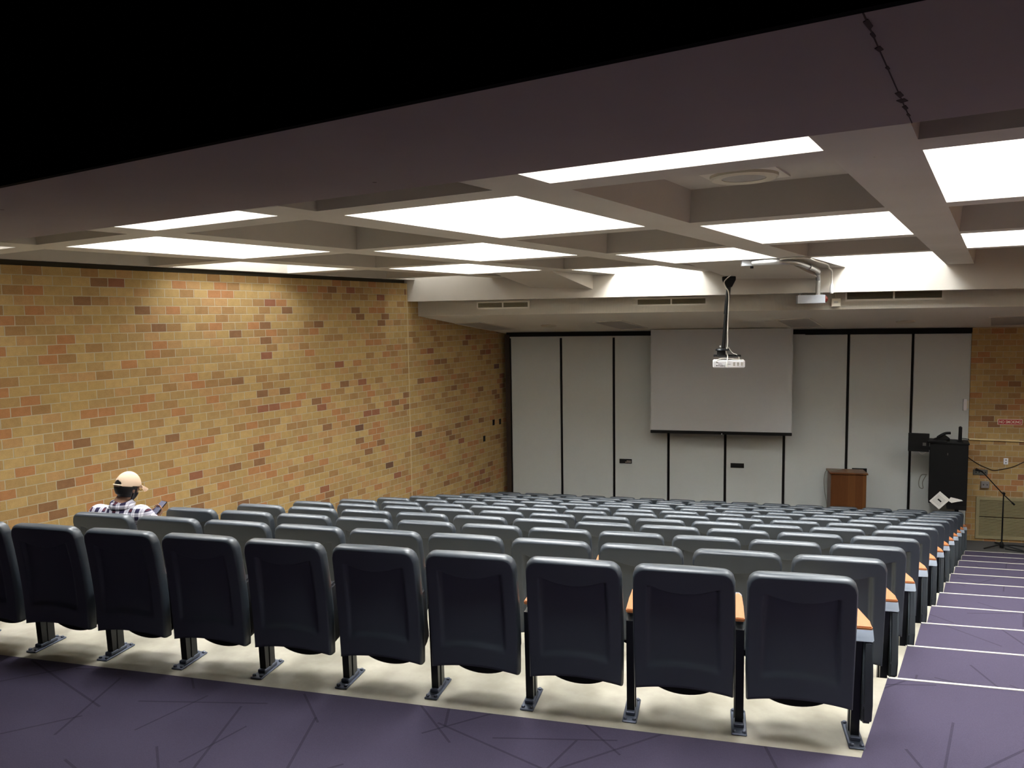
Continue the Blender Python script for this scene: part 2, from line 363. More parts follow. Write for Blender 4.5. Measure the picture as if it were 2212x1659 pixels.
# front beam, fascia and sloping soffit
struct(MB().dbox(-5.4, 6.5, NF1, NF1 + .4, 2.30, 4.0).build('ceiling_beam_front', M['ceil']))
struct(MB().dbox(-5.15, 6.5, 12.86, 13.2, 2.045, 2.6).build('ceiling_fascia', M['fascia']))
SLP = -.1352
def sz(n): return 2.045 + SLP * (n - 12.86)
struct(MB().hexa([P(-5.15, 12.86, sz(12.86)), P(6.5, 12.86, sz(12.86)), P(6.5, 15.9, sz(15.9)), P(-5.15, 15.9, sz(15.9))] + [P(a, b, 2.3) for a, b in ((-5.15, 12.86), (6.5, 12.86), (6.5, 15.9), (-5.15, 15.9))]).build('ceiling_soffit', M['soffit']))

# ceiling lights up in every lit coffer
hidden = []
for (i, j), (xa, xb, ya, yb) in lit:
    if j == 3: yb = min(yb, on_x((xa + xb) / 2, NF1, 0).y - .1)
    if yb - ya < .3: continue
    yc = (ya + yb) / 2; xc = (xa + xb) / 2; hl = min(.75, (yb - ya) / 2 - .12)
    dx = -.34 if i == -3 else 0; hw_ = .2 if i == -3 else .45
    t_ = thing('ceiling_light', 'white fluorescent fixture up inside bright coffer %s' % '', 'ceiling light', (xc + dx, yc, ZC + 1.0), 0, 'fluorescent fixtures in the lit coffers')
    MB().box((-hw_ - .01, -hl, .03), (hw_ + .01, hl, .11)).build('housing', M['white'], t_)
    MB().box((-hw_, -hl + .01, 0), (hw_, hl - .01, .03)).build('diffuser', M['lamp'], t_)
    across = {-3: 'nearest the left brick wall', -2: 'second from the left wall', -1: 'third from the left wall', 0: 'fourth from the left wall', 1: 'fifth from the left wall', 2: 'right of the ceiling rib over the aisle', 3: 'farthest right over the aisle'}[i]
    back = {-1: 'rearmost', 0: 'second', 1: 'third', 2: 'fourth', 3: 'frontmost'}[j]
    t_['label'] = 'fluorescent fixture in the %s coffer line, coffer %s' % (back, across)

# ------------------------------------------------------------------ seats
HW = .235
def shell_mesh():
    VS = [.77 * k / 34 for k in range(34)] + [.77 + .10 * k / 34 for k in range(34)] + [.87 + .13 * k / 12 for k in range(13)]; NU, NV = 56, 80; bm = bmesh.new()
    def ztop(u):                                # rounded upper corners
        r = .055; x = abs(u) * HW - (HW - r)
        return .838 - (0 if x <= 0 else r - math.sqrt(max(0, r * r - x * x))) - .006 * u * u
    def zbot(u): return .203 + .028 * (1 - u * u)
    def spine(z):                               # side profile: leans back towards the top
        v = max(0.0, (z - .205) / .633)
        return -.172 - .072 * v ** 1.3 + .012 * math.sin(math.pi * min(1, v))
    def ss(a, b, x): x = min(1, max(0, (x - a) / (b - a))); return x * x * (3 - 2 * x)
    def wid(z): v = (z - .205) / .633; return .992 + .018 * math.sin(math.pi * min(1, max(0, v)))
    def recess(u, z):
        lip = .742 - .034 * (1 - (u / .72) ** 2)                     # curved lip across the top of the panel
        low = .335 + .022 * (1 - (u / .7) ** 2)                      # arc across the foot of the panel
        hw = .68 + .09 * (.74 - z)
        side = 1 - ss(hw - .02, hw + .05, abs(u))
        return .022 * (.35 + .65 * min(1, max(0, (z - .33) / .28))) * side * (1 - ss(lip - .004, lip + .001, z)) * ss(low - .014, low + .010, z)
    def pt(u, v, inset, y, k=-1):
        zt, zb = ztop(u), zbot(u); z = zb + (zt - zb) * v
        x = u * HW * wid(z)
        cz, cx = .52, 0
        x = cx + (x - cx) * (1 - .5 * inset / HW); z2 = cz + (z - cz) * (1 - (inset if z > cz else .35 * inset) / .316)
        yy = spine(z2) + y
        if k == -1: yy += recess(u, z2)
        yy += .006 * (1 - u * u) * (k - 1)            # the back bulges a little
        return (x, yy, z2)
    rows = lambda ins, y, k: [[bm.verts.new(pt(-1 + 2 * i / NU, VS[j], ins, y, k)) for i in range(NU + 1)] for j in range(NV + 1)]
    A = rows(.0185, 0, -1); B = rows(.010, .064, 1)
    for G in (A, B):
        for j in range(NV):
            for i in range(NU): bm.faces.new((G[j][i], G[j][i + 1], G[j + 1][i + 1], G[j + 1][i]))
    def border(G): return G[0][:] + [G[j][NU] for j in range(1, NV + 1)] + [G[NV][i] for i in range(NU - 1, -1, -1)] + [G[j][0] for j in range(NV - 1, 0, -1)]
    idx = [(i, 0) for i in range(NU + 1)] + [(NU, j) for j in range(1, NV + 1)] + [(i, NV) for i in range(NU - 1, -1, -1)] + [(0, j) for j in range(NV - 1, 0, -1)]
    ring = lambda ins, y, k: [bm.verts.new(pt(-1 + 2 * i / NU, VS[j], ins, y, k)) for i, j in idx]
    loops = [border(A), ring(.0172, .0004, -1), ring(.012, .0045, -.95), ring(.006, .011, -.8), ring(.002, .019, -.6), ring(0, .030, -.2), ring(0, .052, .5), ring(.004, .061, .8), border(B)]
    n = len(idx)
    for a, b in zip(loops, loops[1:]):
        for k in range(n): bm.faces.new((a[k], a[(k + 1) % n], b[(k + 1) % n], b[k]))
    s = MB(); s.bm.free(); s.bm = bm
    return s.mesh('backrest', M['plastic'], 'all')
def pan_mesh(folded=True):
    s = MB(); o_ = []
    for k in range(25):                         # outline: flat towards the hinge, curved front lip
        a = math.pi * k / 24; o_.append((-.195 * math.cos(a), -.16 * math.sin(a) ** .8 - .06))
    o_ = [(-.195, .20)] + o_ + [(.195, .20)]
    s.prism([(x, 0, z) for x, z in o_], (0, .10, 0)); s.bevel(.018, 3)
    Mx = Matrix.Translation((0, -.062, .345)) @ Matrix.Rotation(R(9), 4, 'X') if folded else Matrix.Translation((0, .15, .40)) @ Matrix.Rotation(R(84), 4, 'X')
    for v in s.bm.verts: v.co = Mx @ v.co
    return s.mesh('seat_cushion', M['pan'], True)
MS = {}
MS['shell'] = shell_mesh(); MS['pan'] = pan_mesh(); MS['pan_down'] = pan_mesh(False)
s = MB(); s.hexa([Vector(v) for v in ((-.019, -.05, .012), (.019, -.05, .012), (.019, .045, .012), (-.019, .045, .012), (-.019, -.075, .50), (.019, -.075, .50), (.019, .03, .50), (-.019, .03, .50))])
s.box((-.023, -.012, .012), (.023, .006, .48)); MS['leg'] = s.mesh('leg', M['leg'])
s = MB(); s.box((-.036, -.125, 0), (.036, .115, .010)); s.box((-.024, -.07, .010), (.024, .06, .030)); s.bevel(.004, 1)
for x in (-.022, .022):
    for y in (-.105, .095): s.lathe([(.010, 0), (.010, .008), (.006, .011)], Matrix.Translation((x, y, .010)), 8)
MS['plate'] = s.mesh('foot_plate', M['plate'])
s = MB(); s.box((-.020, .0, .30), (.020, .30, .525)); s.bevel(.010, 2); MS['armsup'] = s.mesh('arm_support', M['panelplastic'], True)
s = MB(); s.prism([(x, y, .533) for x, y in ((-.0225, -.06), (.0225, -.06), (.0225, .10), (.020, .24), (.010, .285), (-.010, .285), (-.020, .24), (-.0225, .10))], (0, 0, .020)); s.bevel(.004, 2); MS['arm'] = s.mesh('armrest', M['armwood'], True)
s = MB(); s.prism([(x, y, .525) for x, y in ((-.012, .18), (.012, .18), (.021, .29), (.012, .315), (-.012, .315), (-.021, .29))], (0, 0, .022)); s.bevel(.005, 2); MS['armcap'] = s.mesh('end_cap', M['cap'], True)
# aisle end: wider arm, sloped light cap behind, thick side panel
s = MB(); s.prism([(x, y, .533) for x, y in ((-.03, -.055), (.066, -.055), (.066, .02), (.040, .22), (.022, .275), (-.02, .275), (-.03, .20))], (0, 0, .024)); s.bevel(.005, 2); MS['arm_end'] = s.mesh('armrest', M['armwood'], True)
s = MB(); s.hexa([Vector(v) for v in ((-.02, -.088, .495), (.068, -.088, .495), (.068, -.03, .515), (-.03, -.03, .515), (-.012, -.082, .508), (.068, -.082, .508), (.068, -.045, .556), (-.03, -.045, .556))]); s.bevel(.005, 2); MS['armcap_end'] = s.mesh('end_cap', M['cap'], True)
s = MB(); s.prism([(.022, y, z) for y, z in ((-.085, .50), (-.095, .20), (-.085, .115), (-.06, .095), (.08, .085), (.22, .30), (.24, .50), (.10, .53), (-.04, .53))], (.044, 0, 0)); s.bevel(.010, 2); MS['side'] = s.mesh('side_panel', M['panelplastic'], True)

ORD = ['', 'first', 'second', 'third', 'fourth', 'fifth', 'sixth', 'seventh', 'eighth', 'ninth', 'tenth', 'eleventh', 'twelfth', 'thirteenth', 'fourteenth', 'fifteenth']
COUNT = [10, 10, 11, 11, 12, 12, 13, 13, 14, 14, 15, 15]
WIDTH = [5.2, 5.50, 5.80, 6.09, 6.37, 6.63, 6.89, 7.14, 7.41, 7.66, 7.91, 8.16]
def child(mesh, name, parent, loc=(0, 0, 0), sx=1.0):
    o = link(bpy.data.objects.new(name, mesh), parent, loc); o.scale = (sx, 1, 1); return o
MAN_ROW, MAN_SEAT = 1, 10
for k in range(ROWS):
    cnt = COUNT[k]; pitch = WIDTH[k] / cnt; sx = (pitch - .047) / .474
    base = F0 + STEP * k
    rowname = 'back row' if k == 0 else 'front row' if k == 11 else ORD[k + 1] + ' row from the back'
    for q in range(1, cnt + 1):
        loc = base - D * (pitch * (q - 1))
        if k == MAN_ROW and q == MAN_SEAT: lab = 'grey auditorium seat that the man in the cap sits on, against the brick wall'
        elif q == 1: lab = 'grey tip-up seat with aisle side panel, aisle end of the ' + rowname
        elif q == cnt and k > 0: lab = 'grey tip-up seat at the brick wall end of the ' + rowname
        else: lab = 'grey tip-up seat, %s from the aisle in the %s' % (ORD[q], rowname)
        t_ = thing('auditorium_seat', lab, 'seat', loc, AZ, 'tip-up auditorium seats')
        cx = -pitch / 2
        child(MS['shell'], 'backrest', t_, (cx, 0, 0), sx)
        child(MS['pan_down' if (k == MAN_ROW and q == MAN_SEAT) else 'pan'], 'seat_cushion', t_, (cx, 0, 0), sx)
        lg = child(MS['leg'], 'leg', t_); child(MS['plate'], 'foot_plate', lg)
        if q == 1:
            child(MS['side'], 'side_panel', t_); a = child(MS['arm_end'], 'armrest', t_); child(MS['armcap_end'], 'end_cap', a)
        else:
            child(MS['armsup'], 'arm_support', t_); a = child(MS['arm'], 'armrest', t_); child(MS['armcap'], 'end_cap', a)
        if q == cnt:
            lg = child(MS['leg'], 'leg', t_, (-pitch, 0, 0)); child(MS['plate'], 'foot_plate', lg)
            child(MS['armsup'], 'arm_support', t_, (-pitch, 0, 0)); a = child(MS['arm'], 'armrest', t_, (-pitch, 0, 0)); child(MS['armcap'], 'end_cap', a)

# ------------------------------------------------------------------ front partition
pt_ = thing('folding_partition', 'tall pale grey folding partition of eight panels across the front wall', 'partition', P(0, NP, ZF), AZ)
H0 = 0.0; H1 = 1.585 - ZF
sx_ = [-4.10, -3.024, -1.948, -.865, .225, 1.31, 2.428, 3.519, 4.47]
for a, b in zip(sx_, sx_[1:]):
    MB().box((a + .024, 0, .02), (b - (.024 if b < 4.4 else -.004), .05, H1)).bevel(.006, 1).build('panel', M['partition'], pt_)
MB().box((-4.16, .03, 0), (4.47, .12, H1 + .09)).build('seal', M['seam'], pt_)
MB().box((-4.16, -.04, H1 + .012), (4.47, .06, H1 + .10)).build('track', M['seam'], pt_)
MB().box((-4.19, -.05, 0), (-4.10, .06, H1 + .05)).build('jamb', M['brown'], pt_)
MB().box((-4.09, -.035, H1 - .02), (-1.15, .0, H1 + .028)).build('valance', M['partition'], pt_)
MB().box((1.42, -.035, H1 - .02), (1.66, .0, H1 + .10)).build('valance', M['partition'], pt_)
# projection screen
sc_ = thing('projection_screen', 'grey pull-down projection screen with black bottom bar in front of partition', 'projection screen', P(.115, 15.15, -.293), AZ)
MB().box((-1.30, 0, .05), (1.30, .004, 2.012)).build('cloth', M['screen'], sc_)
MB().box((-1.305, -.014, 0), (1.305, .014, .06)).bevel(.006, 2).build('bottom_bar', M['black'], sc_, True)
MB().lathe([(.012, 0), (.012, .02)], Matrix.Translation((.04, -.014, .012)) @ Matrix.Rotation(R(90), 4, 'X'), 10).build('pull_ring', M['white'], sc_)
# three black plaques on the partition
for d, z, w, lab, lines in ((-1.713, -.935, .25, 'small black plaque on the partition, third panel from left', ((.02, .11, .006), (-.01, .11, -.02))), (.455, -.951, .253, 'small plain black plaque on the partition, right below the screen', ()), (2.66, -.973, .26, 'small black plaque with white line on partition above the lectern', ((-.10, .0, -.022), (.01, .105, -.024)))):
    o = thing('wall_plaque', lab, 'plaque', P(d, NP - .012, z), AZ, 'black plaques on the partition')
    MB().box((-w / 2, 0, -.046), (w / 2, .012, .046)).bevel(.003, 1).build('plate', M['black'], o)
    if lines:
        s = MB()
        for a, b, h in lines: s.box((a, -.0012, h - .004), (b, 0, h + .004))
        s.build('lettering', M['pale'], o)
# lectern
le = thing('lectern', 'wooden lectern of striped brown boards standing in front of partition', 'lectern', P(2.385, 14.93, ZF), AZ)
MB().box((-.30, -.01, .0), (.30, .03, 1.255)).bevel(.004, 1).build('front_panel', M['lectern'], le)
for x in (-.30, .27): MB().box((x, .03, .0), (x + .03, .44, 1.25)).build('side_panel', M['lectern'], le)
MB().hexa([Vector(v) for v in ((-.325, -.03, 1.255), (.325, -.03, 1.255), (.325, .47, 1.235), (-.325, .47, 1.235), (-.325, -.03, 1.285), (.325, -.03, 1.285), (.325, .47, 1.265), (-.325, .47, 1.265))]).bevel(.004, 1).build('top', M['lectern'], le)
MB().box((-.27, .05, .62), (.27, .42, .645)).build('shelf', M['lectern'], le)
pth = bez([(-.10, .1, 1.33), (-.24, .12, 1.305), (-.36, .12, 1.29), (-.40, .12, 1.15), (-.385, .14, .9), (-.34, .16, .62), (-.35, .2, .2), (-.33, .25, .01)])
tag(MB().tube([le.matrix_basis @ Vector(p) if False else (Matrix.Translation(P(2.385, 14.93, ZF)) @ Matrix.Rotation(AZ, 4, 'Z')) @ p for p in pth], .006, 8).build('microphone_cable', M['greywire'], smooth=True), 'thin grey cable looping down the left side of the wooden lectern', 'cable')
# media cabinet, monitor, phone, antenna, papers
CN = 14.9
cb = thing('media_cabinet', 'black equipment cabinet on a pedestal beside the right brick wall', 'cabinet', P(4.0, CN, ZF), AZ - R(13))
MB().box((-.29, 0, .78), (.30, .42, 1.86)).bevel(.006, 1).build('body', M['black'], cb)
MB().box((-.305, -.015, 1.86), (.315, .44, 1.885)).bevel(.004, 1).build('top', M['black'], cb)
MB().box((.0, .0, .70), (.30, .42, .78)).build('tray', M['black'], cb)
MB().box((.13, .14, .05), (.19, .28, .72)).build('leg', M['black'], cb); MB().box((-.2, .0, 0), (.3, .42, .05)).bevel(.01, 1).build('base', M['black'], cb)
MB().box((-.02, -.008, 1.66), (-.005, .0, 1.70)).build('latch', M['greyplate'], cb)
mo = thing('monitor', 'black computer monitor seen from behind, left of black cabinet', 'monitor', P(3.545, CN + .1, -.50), AZ - R(9))
MB().box((-.17, 0, 0), (.165, .03, .33)).bevel(.006, 1).build('case', M['black'], mo)
MB().box((.06, -.004, .11), (.115, 0, .165)).build('label_plate', M['greyplate'], mo)
MB().box((-.03, .0, .04), (.20, .10, .09)).build('arm', M['black'], mo)
ph = thing('desk_phone', 'black desk phone on top of the black cabinet', 'phone', P(3.94, CN + .2, ZF + 1.885), AZ + R(12))
MB().hexa([Vector(v) for v in ((-.10, -.08, 0), (.10, -.08, 0), (.10, .10, 0), (-.10, .10, 0), (-.10, -.08, .02), (.10, -.08, .06), (.10, .10, .10), (-.10, .10, .03))]).bevel(.006, 1).build('base', M['black'], ph)
MB().tube(bez([(-.09, -.02, .06), (-.03, -.02, .10), (.05, -.02, .135), (.13, -.02, .14)]), [.018] + [.024] * 23 + [.026], 10).build('handset', M['black'], ph, True)
ke = tag(MB().box((-.18, -.07, 0), (.12, .07, .018)).bevel(.004, 1).build('keyboard', M['black'], loc=P(3.86, CN + .07, ZF + 1.885)), 'flat black keyboard on cabinet top in front of phone', 'keyboard'); ke.rotation_euler = (0, 0, AZ)
an = thing('antenna', 'upright black antenna bar on right end of cabinet top', 'antenna', P(4.215, CN + .15, ZF + 1.885), AZ)
MB().box((-.025, -.03, 0), (.025, .03, .27)).bevel(.012, 3).build('mast', M['black'], an, True); MB().box((-.04, -.05, 0), (.04, .05, .012)).build('base', M['black'], an)
CBM = Matrix.Translation(P(4.0, CN, ZF)) @ Matrix.Rotation(AZ - R(13), 4, 'Z')
f1_ = thing('paper_sheet', 'white printed sheet hung askew on front of black cabinet', 'paper', CBM @ Vector((-.115, -.004, -1.35 - ZF)), AZ - R(13), 'papers on the black cabinet')
s = MB(); Rm = Matrix.Rotation(R(41), 4, 'Y'); s.box((-.105, -.003, -.125), (.105, 0, .125), Rm); s.build('sheet', M['paper'], f1_)
s = MB(); s.box((-.012, -.0045, -.035), (.012, -.003, .035), Matrix.Rotation(R(-48), 4, 'Y'))
s.build('print_mark', M['black'], f1_)
s = MB()
for i in range(8): s.box((-.08, -.0038, .06 - .02 * i), (.07, -.003, .063 - .02 * i), Rm)
s.build('lettering', M['greyplate'], f1_)
o = tag(MB().prism([Vector(v) for v in ((-.085, -.012, -.015), (-.03, -.014, -.05), (.06, -.01, -.02), (.145, -.004, .0), (.12, -.003, .018), (-.045, -.004, .05))], (0, .002, 0)).build('paper_sheet', M['paper'], loc=CBM @ Vector((.10, -.006, -1.325 - ZF))), 'second white sheet sticking out right of the askew one on cabinet', 'paper', 'papers on the black cabinet'); o.rotation_euler = (0, 0, AZ - R(13))
tag(MB().tube([P(*p) for p in bez([(3.715, CN + .2, -.93), (3.64, CN + .25, -.95), (3.60, CN + .25, -1.06), (3.61, CN + .25, -1.17), (3.67, CN + .25, -1.19), (3.66, CN + .25, -1.08), (3.70, CN + .2, -.95)])], .007, 8).build('coiled_cable', M['greywire'], smooth=True), 'grey cable loop hanging out of the left side of black cabinet', 'cable')
tag(MB().tube([P(*p) for p in bez([(3.55, CN + .12, -.5), (3.60, CN + .14, -.545), (3.66, CN + .15, -.53), (3.715, CN + .15, -.47)])], .005, 8).build('monitor_cable', M['wire'], smooth=True), 'short pale cable drooping under the black monitor', 'cable')
# right front wall fittings
no = thing('no_smoking_sign', 'red and white NO SMOKING sign on the right brick wall', 'sign', P(5.123, NP - .03, .0), AZ)
MB().box((-.195, 0, -.05), (.195, .010, .05)).build('border', M['pale'], no); MB().box((-.185, -.003, -.042), (.185, 0, .042)).build('plate', M['red'], no)
lt_ = text('lettering', 'NO SMOKING', .072, M['pale'], no, (0, -.004, -.002), (R(90), 0, 0)); lt_.scale = (.76, 1, 1)
tag(MB().tube([P(4.478, NP - .04, -.325), P(7.2, NP - .04, -.385)], .013, 10).build('wall_conduit', M['pipe'], smooth=True), 'thin cream conduit running level along the right brick wall', 'conduit')
tag(MB().tube([P(d, NP - .032, z) for d, z in ((4.30, -.31), (4.40, -.315), (4.48, -.325))], .006, 8).build('conduit_lead', M['black'], smooth=True), 'short black lead from the antenna to cream wall conduit', 'cable')
tag(MB().tube([P(d, NP - .03, z) for d, _, z in bez([(4.47, 0, -.655), (4.634, 0, -.773), (4.779, 0, -.843), (4.893, 0, -.884), (5.014, 0, -.862), (5.199, 0, -.807), (5.40, 0, -.70), (5.8, 0, -.5)])], .007, 8).build('draped_cable', M['brown'], smooth=True), 'brown cable draped in a sagging curve across right brick wall', 'cable')
def plate(name, label, cat, d, z, w, h, mat, dep=.014, hole=None):
    o = thing(name, label, cat, P(d, NP - .02 - dep, z), AZ)
    MB().box((-w / 2, 0, -h / 2), (w / 2, dep, h / 2)).bevel(.003, 1).build('plate', M[mat], o)
    if hole:
        s = MB()
        for x, y in hole: s.box((x - .008, -.0012, y - .012), (x + .008, 0, y + .012))
        s.build('socket', M['black' if mat == 'greyplate' else 'greyplate'], o)
    return o
plate('wall_outlet', 'white outlet plate on right brick wall below draped cable', 'outlet', 5.083, -.713, .075, .115, 'white', hole=((0, .025), (0, -.025)))
plate('connector_plate', 'wide dull grey connector plate on brick wall beside microphone', 'wall plate', 4.681, -.926, .235, .10, 'greyplate', hole=((-.07, 0), (-.02, 0), (.03, 0), (.08, 0)))
o = plate('outlet_box', 'small steel outlet box on brick wall under connector plate', 'outlet', 4.756, -1.145, .13, .12, 'galv', .05, ((-.03, 0), (.03, 0)))
ws = thing('wall_sensor', 'upright white sensor box at right end of the partition', 'sensor', P(4.392, NP - .05, .30), AZ)
MB().box((-.028, 0, -.105), (.028, .05, .105)).bevel(.006, 2).build('case', M['white'], ws, True); MB().box((.032, .02, -.07), (.062, .05, .07)).build('bracket', M['offwhite'], ws)
gr = thing('wall_grille', 'large olive louvred air grille low on right brick wall', 'grille', P(5.16, NP - .03, -1.76), AZ)
s = MB(); s.box((-.53, -.012, .33), (.53, .012, .385)); s.box((-.53, -.012, -.385), (.53, .012, -.33)); s.box((-.53, -.012, -.33), (-.475, .012, .33)); s.box((.475, -.012, -.33), (.53, .012, .33)); s.build('frame', M['grille'], gr)
s = MB()
for i in range(33):
    z = -.325 + i * .0198
    if i == 17: continue
    s.hexa([Vector(v) for v in ((-.475, -.008, z), (.475, -.008, z), (.475, .010, z + .008), (-.475, .010, z + .008), (-.475, -.008, z + .004), (.475, -.008, z + .004), (.475, .010, z + .012), (-.475, .010, z + .012))])
s.build('louvres', M['grille'], gr); MB().box((-.475, .010, -.33), (.475, .014, .33)).build('backing', M['greyplate'], gr)
# microphone stand
MSN = 15.05; msp = P(4.93, MSN, ZF)
mi = thing('microphone_stand', 'black boom microphone stand in front of right brick wall', 'microphone stand', msp, AZ)
MB().tube([(0, 0, .04), (.0, 0, .55), (.0, 0, 1.0)], [.014, .013, .010], 12).build('pole', M['black'], mi, True)
MB().lathe([(.03, .02), (.036, .05), (.03, .10), (.02, .12)], None, 14).build('hub', M['black'], mi, True)
for a in (200, 335, 90): MB().tube([(0, 0, .075), (.33 * math.cos(R(a)), .33 * math.sin(R(a)), .014)], [.011, .012], 8).build('leg', M['black'], mi, True)
MB().tube([(-.345, 0, 1.36), (-.02, 0, .985), (.165, 0, .80)], .009, 10).build('boom', M['black'], mi, True)
MB().tube([(.135, 0, .83), (.175, 0, .79)], .016, 10).build('counterweight', M['black'], mi, True)
MB().lathe([(.02, -.03), (.026, 0), (.02, .03)], Matrix.Translation((0, 0, .985)) @ Matrix.Rotation(R(90), 4, 'X'), 14).build('clutch', M['black'], mi, True)
MB().tube([(-.345, 0, 1.36), (-.37, 0, 1.372), (-.45, 0, 1.395)], [.013, .015, .026], 12).build('microphone', M['black'], mi, True)
tag(MB().tube([P(*p) for p in bez([(4.97, 15.0, ZF + .012), (5.1, 14.92, ZF + .012), (5.25, 14.86, ZF + .012), (5.45, 14.95, ZF + .012), (5.7, 15.1, ZF + .012)])], .012, 8).build('floor_cable', M['black'], smooth=True), 'black cable on the stage floor right of microphone stand', 'cable')
tag(MB().tube([P(*p) for p in bez([(4.98, 15.2, ZF + .012), (5.2, 15.25, ZF + .012), (5.45, 15.15, ZF + .012), (5.8, 15.2, ZF + .012)])], .012, 8).build('floor_cable', M['black'], smooth=True), 'black cable along foot of right brick wall behind microphone stand', 'cable')
# switch plates on the left wall
for y, z, lab in ((13.19, -.155, 'tall dark switch plate high on left brick wall near corner'), (13.445, -.168, 'dark switch plate on left brick wall nearest the partition'), (12.83, -.44, 'lower dark switch plate on left brick wall')):
    o = thing('switch_plate', lab, 'switch plate', wallpt(y) + Vector((.004, 0, z)), WAZ, 'dark switch plates on the brick wall')
    MB().box((-.035, -.004, -.057), (.035, .008, .057)).bevel(.003, 1).build('plate', M['black'], o); MB().box((-.006, -.012, -.012), (.006, -.004, .012)).build('toggle', M['brown'], o)

# ------------------------------------------------------------------ ceiling fittings
for d0, d1, z0, z1, lab in ((-3.985, -3.045, 2.145, 2.28, 'left louvred air vent on beige fascia nearest the brick wall'), (-1.245, -.11, 2.145, 2.285, 'middle louvred air vent on beige fascia left of projector pole'), (1.945, 3.32, 2.165, 2.345, 'right louvred air vent on beige fascia beside junction box')):
    o = thing('air_vent', lab, 'air vent', P((d0 + d1) / 2, 12.86, (z0 + z1) / 2), AZ, 'louvred vents along the fascia'); w = (d1 - d0) / 2; h = (z1 - z0) / 2; e = .028
    s = MB(); s.box((-w, -.012, h - e), (w, 0, h)); s.box((-w, -.012, -h), (w, 0, -h + e)); s.box((-w, -.012, -h + e), (-w + e, 0, h - e)); s.box((w - e, -.012, -h + e), (w, 0, h - e)); s.box((-.012, -.012, -h + e), (.012, 0, h - e)); s.build('frame', M['soffit'], o)
    for a, b in ((-w + e, -.012), (.012, w - e)):
        s = MB(); nsl = 6
        for i in range(nsl):
            z = -h + e + (2 * h - 2 * e) * (i + .5) / nsl; s.box((a, -.009, z - .003), (b, -.001, z + .002))
        s.build('louvre', M['grille'], o)
    MB().box((-w + e, -.003, -h + e), (w - e, -.0005, h - e)).build('backing', M['black'], o)
# unlit troffer panels and smoke detectors in the soffit
SR = math.atan(-SLP)
def soffit_m(d, n): return Matrix.Translation(P(d, n, sz(n))) @ Matrix.Rotation(AZ, 4, 'Z') @ Matrix.Rotation(math.atan(SLP), 4, 'X')
for d, n, lab in ((-4.29, 14.42, 'unlit troffer panel in the sloped soffit nearest left brick wall'), (-1.68, 14.48, 'unlit troffer panel in soffit left of the screen top'), (1.46, 14.5, 'unlit troffer panel in soffit right of the projector'), (4.75, 14.55, 'unlit troffer panel in soffit above right brick wall')):
    o = thing('troffer_light', lab, 'ceiling light', P(d, n, sz(n))); o['group'] = 'unlit troffers in the soffit'
    o.matrix_basis = soffit_m(d, n) @ Matrix.Rotation(R(-17.3), 4, 'Z')
    s = MB(); s.box((-.29, -.62, -.012), (.29, -.59, 0)); s.box((-.29, .59, -.012), (.29, .62, 0)); s.box((-.29, -.59, -.012), (-.26, .59, 0)); s.box((.26, -.59, -.012), (.29, .59, 0)); s.build('frame', M['soffit'], o)
    MB().box((-.26, -.59, -.007), (.26, .59, -.001)).build('lens', M['lensgrey'], o)
for d, n, lab in ((-3.045, 14.42, 'small round detector on the soffit left of screen'), (3.16, 14.47, 'small round detector on the soffit right of screen')):
    o = MB().lathe([(.15, 0), (.15, -.012), (.13, -.028), (.05, -.034)], None, 24).build('smoke_detector', M['offwhite'], smooth=True); o.matrix_basis = soffit_m(d, n); tag(o, lab, 'detector', 'round detectors on the soffit')
# round ceiling speaker in an unlit coffer
sp_ = thing('ceiling_speaker', 'round white speaker in large unlit coffer beside the aisle rib', 'speaker', (-1.41, 5.13, ZC + .235))
MB().box((-.24, -.24, -.012), (.24, .24, 0)).build('tile', M['soffit'], sp_)
s = MB(); s.lathe([(.215, -.012), (.215, -.03), (.20, -.04), (.14, -.034), (.14, -.012)], None, 36); s.build('ring', M['offwhite'], sp_, True)
MB().lathe([(.14, -.02), (.14, -.030), (.08, -.036)], None, 30).build('speaker_cloth', M['lensgrey'], sp_, True)
# projector and its mount
PN = 12.2
def hz(y): return ZC + (2.525 - ZC) / 2.25 * (y - (V0 + 3 * PV - SV / 2))
top = P(.21, PN, 0); top.z = hz(top.y) - .0
mt = thing('projector_mount', 'black telescopic pole mount hanging from ceiling infill panel', 'projector mount', (top.x, top.y, top.z), AZ)
tl = Vector((-.075, 0, 1.44 - top.z))
MB().tube([(0, 0, -.12), tl * .5], .034, 16).build('outer_tube', M['leg'], mt, True)
MB().tube([tl * .48, tl * .98], .027, 16).build('inner_tube', M['leg'], mt, True)
s = MB(); s.prism([(x, -.06, z) for x, z in ((-.10, .0), (.10, .0), (.10, -.05), (.045, -.16), (-.045, -.16), (-.10, -.05))], (0, .12, 0)); s.bevel(.008, 1); s.build('ceiling_plate', M['black'], mt)
s = MB(); s.lathe([(.10, 1.445 - top.z), (.11, 1.455 - top.z), (.09, 1.475 - top.z), (.03, 1.48 - top.z)], Matrix.Translation((tl.x - .01, 0, 0)), 20); s.build('collar', M['leg'], mt, True)
s = MB()
for a, b in (((-.14, -.12), (.26, -.05)), ((-.14, .12), (.26, .10)), ((-.10, -.14), (-.02, .15)), ((.20, -.12), (.24, .14))): s.tube([(tl.x + a[0], a[1], 1.37 - top.z), (tl.x + b[0], b[1], 1.365 - top.z)], .012, 8)
s.box((tl.x - .09, -.06, 1.37 - top.z), (tl.x + .03, .06, 1.45 - top.z)); s.build('spider_bracket', M['black'], mt)
MB().lathe([(.012, 0), (.012, .03)], Matrix.Translation((tl.x * .97 - .045, -.02, tl.z + .07)) @ Matrix.Rotation(R(90), 4, 'X'), 10).build('clamp_bolt', M['white'], mt)
pr = thing('projector', 'white projector hanging from the black pole, connector side to camera', 'projector', P(.217, PN - .02, 1.19), AZ + R(1))
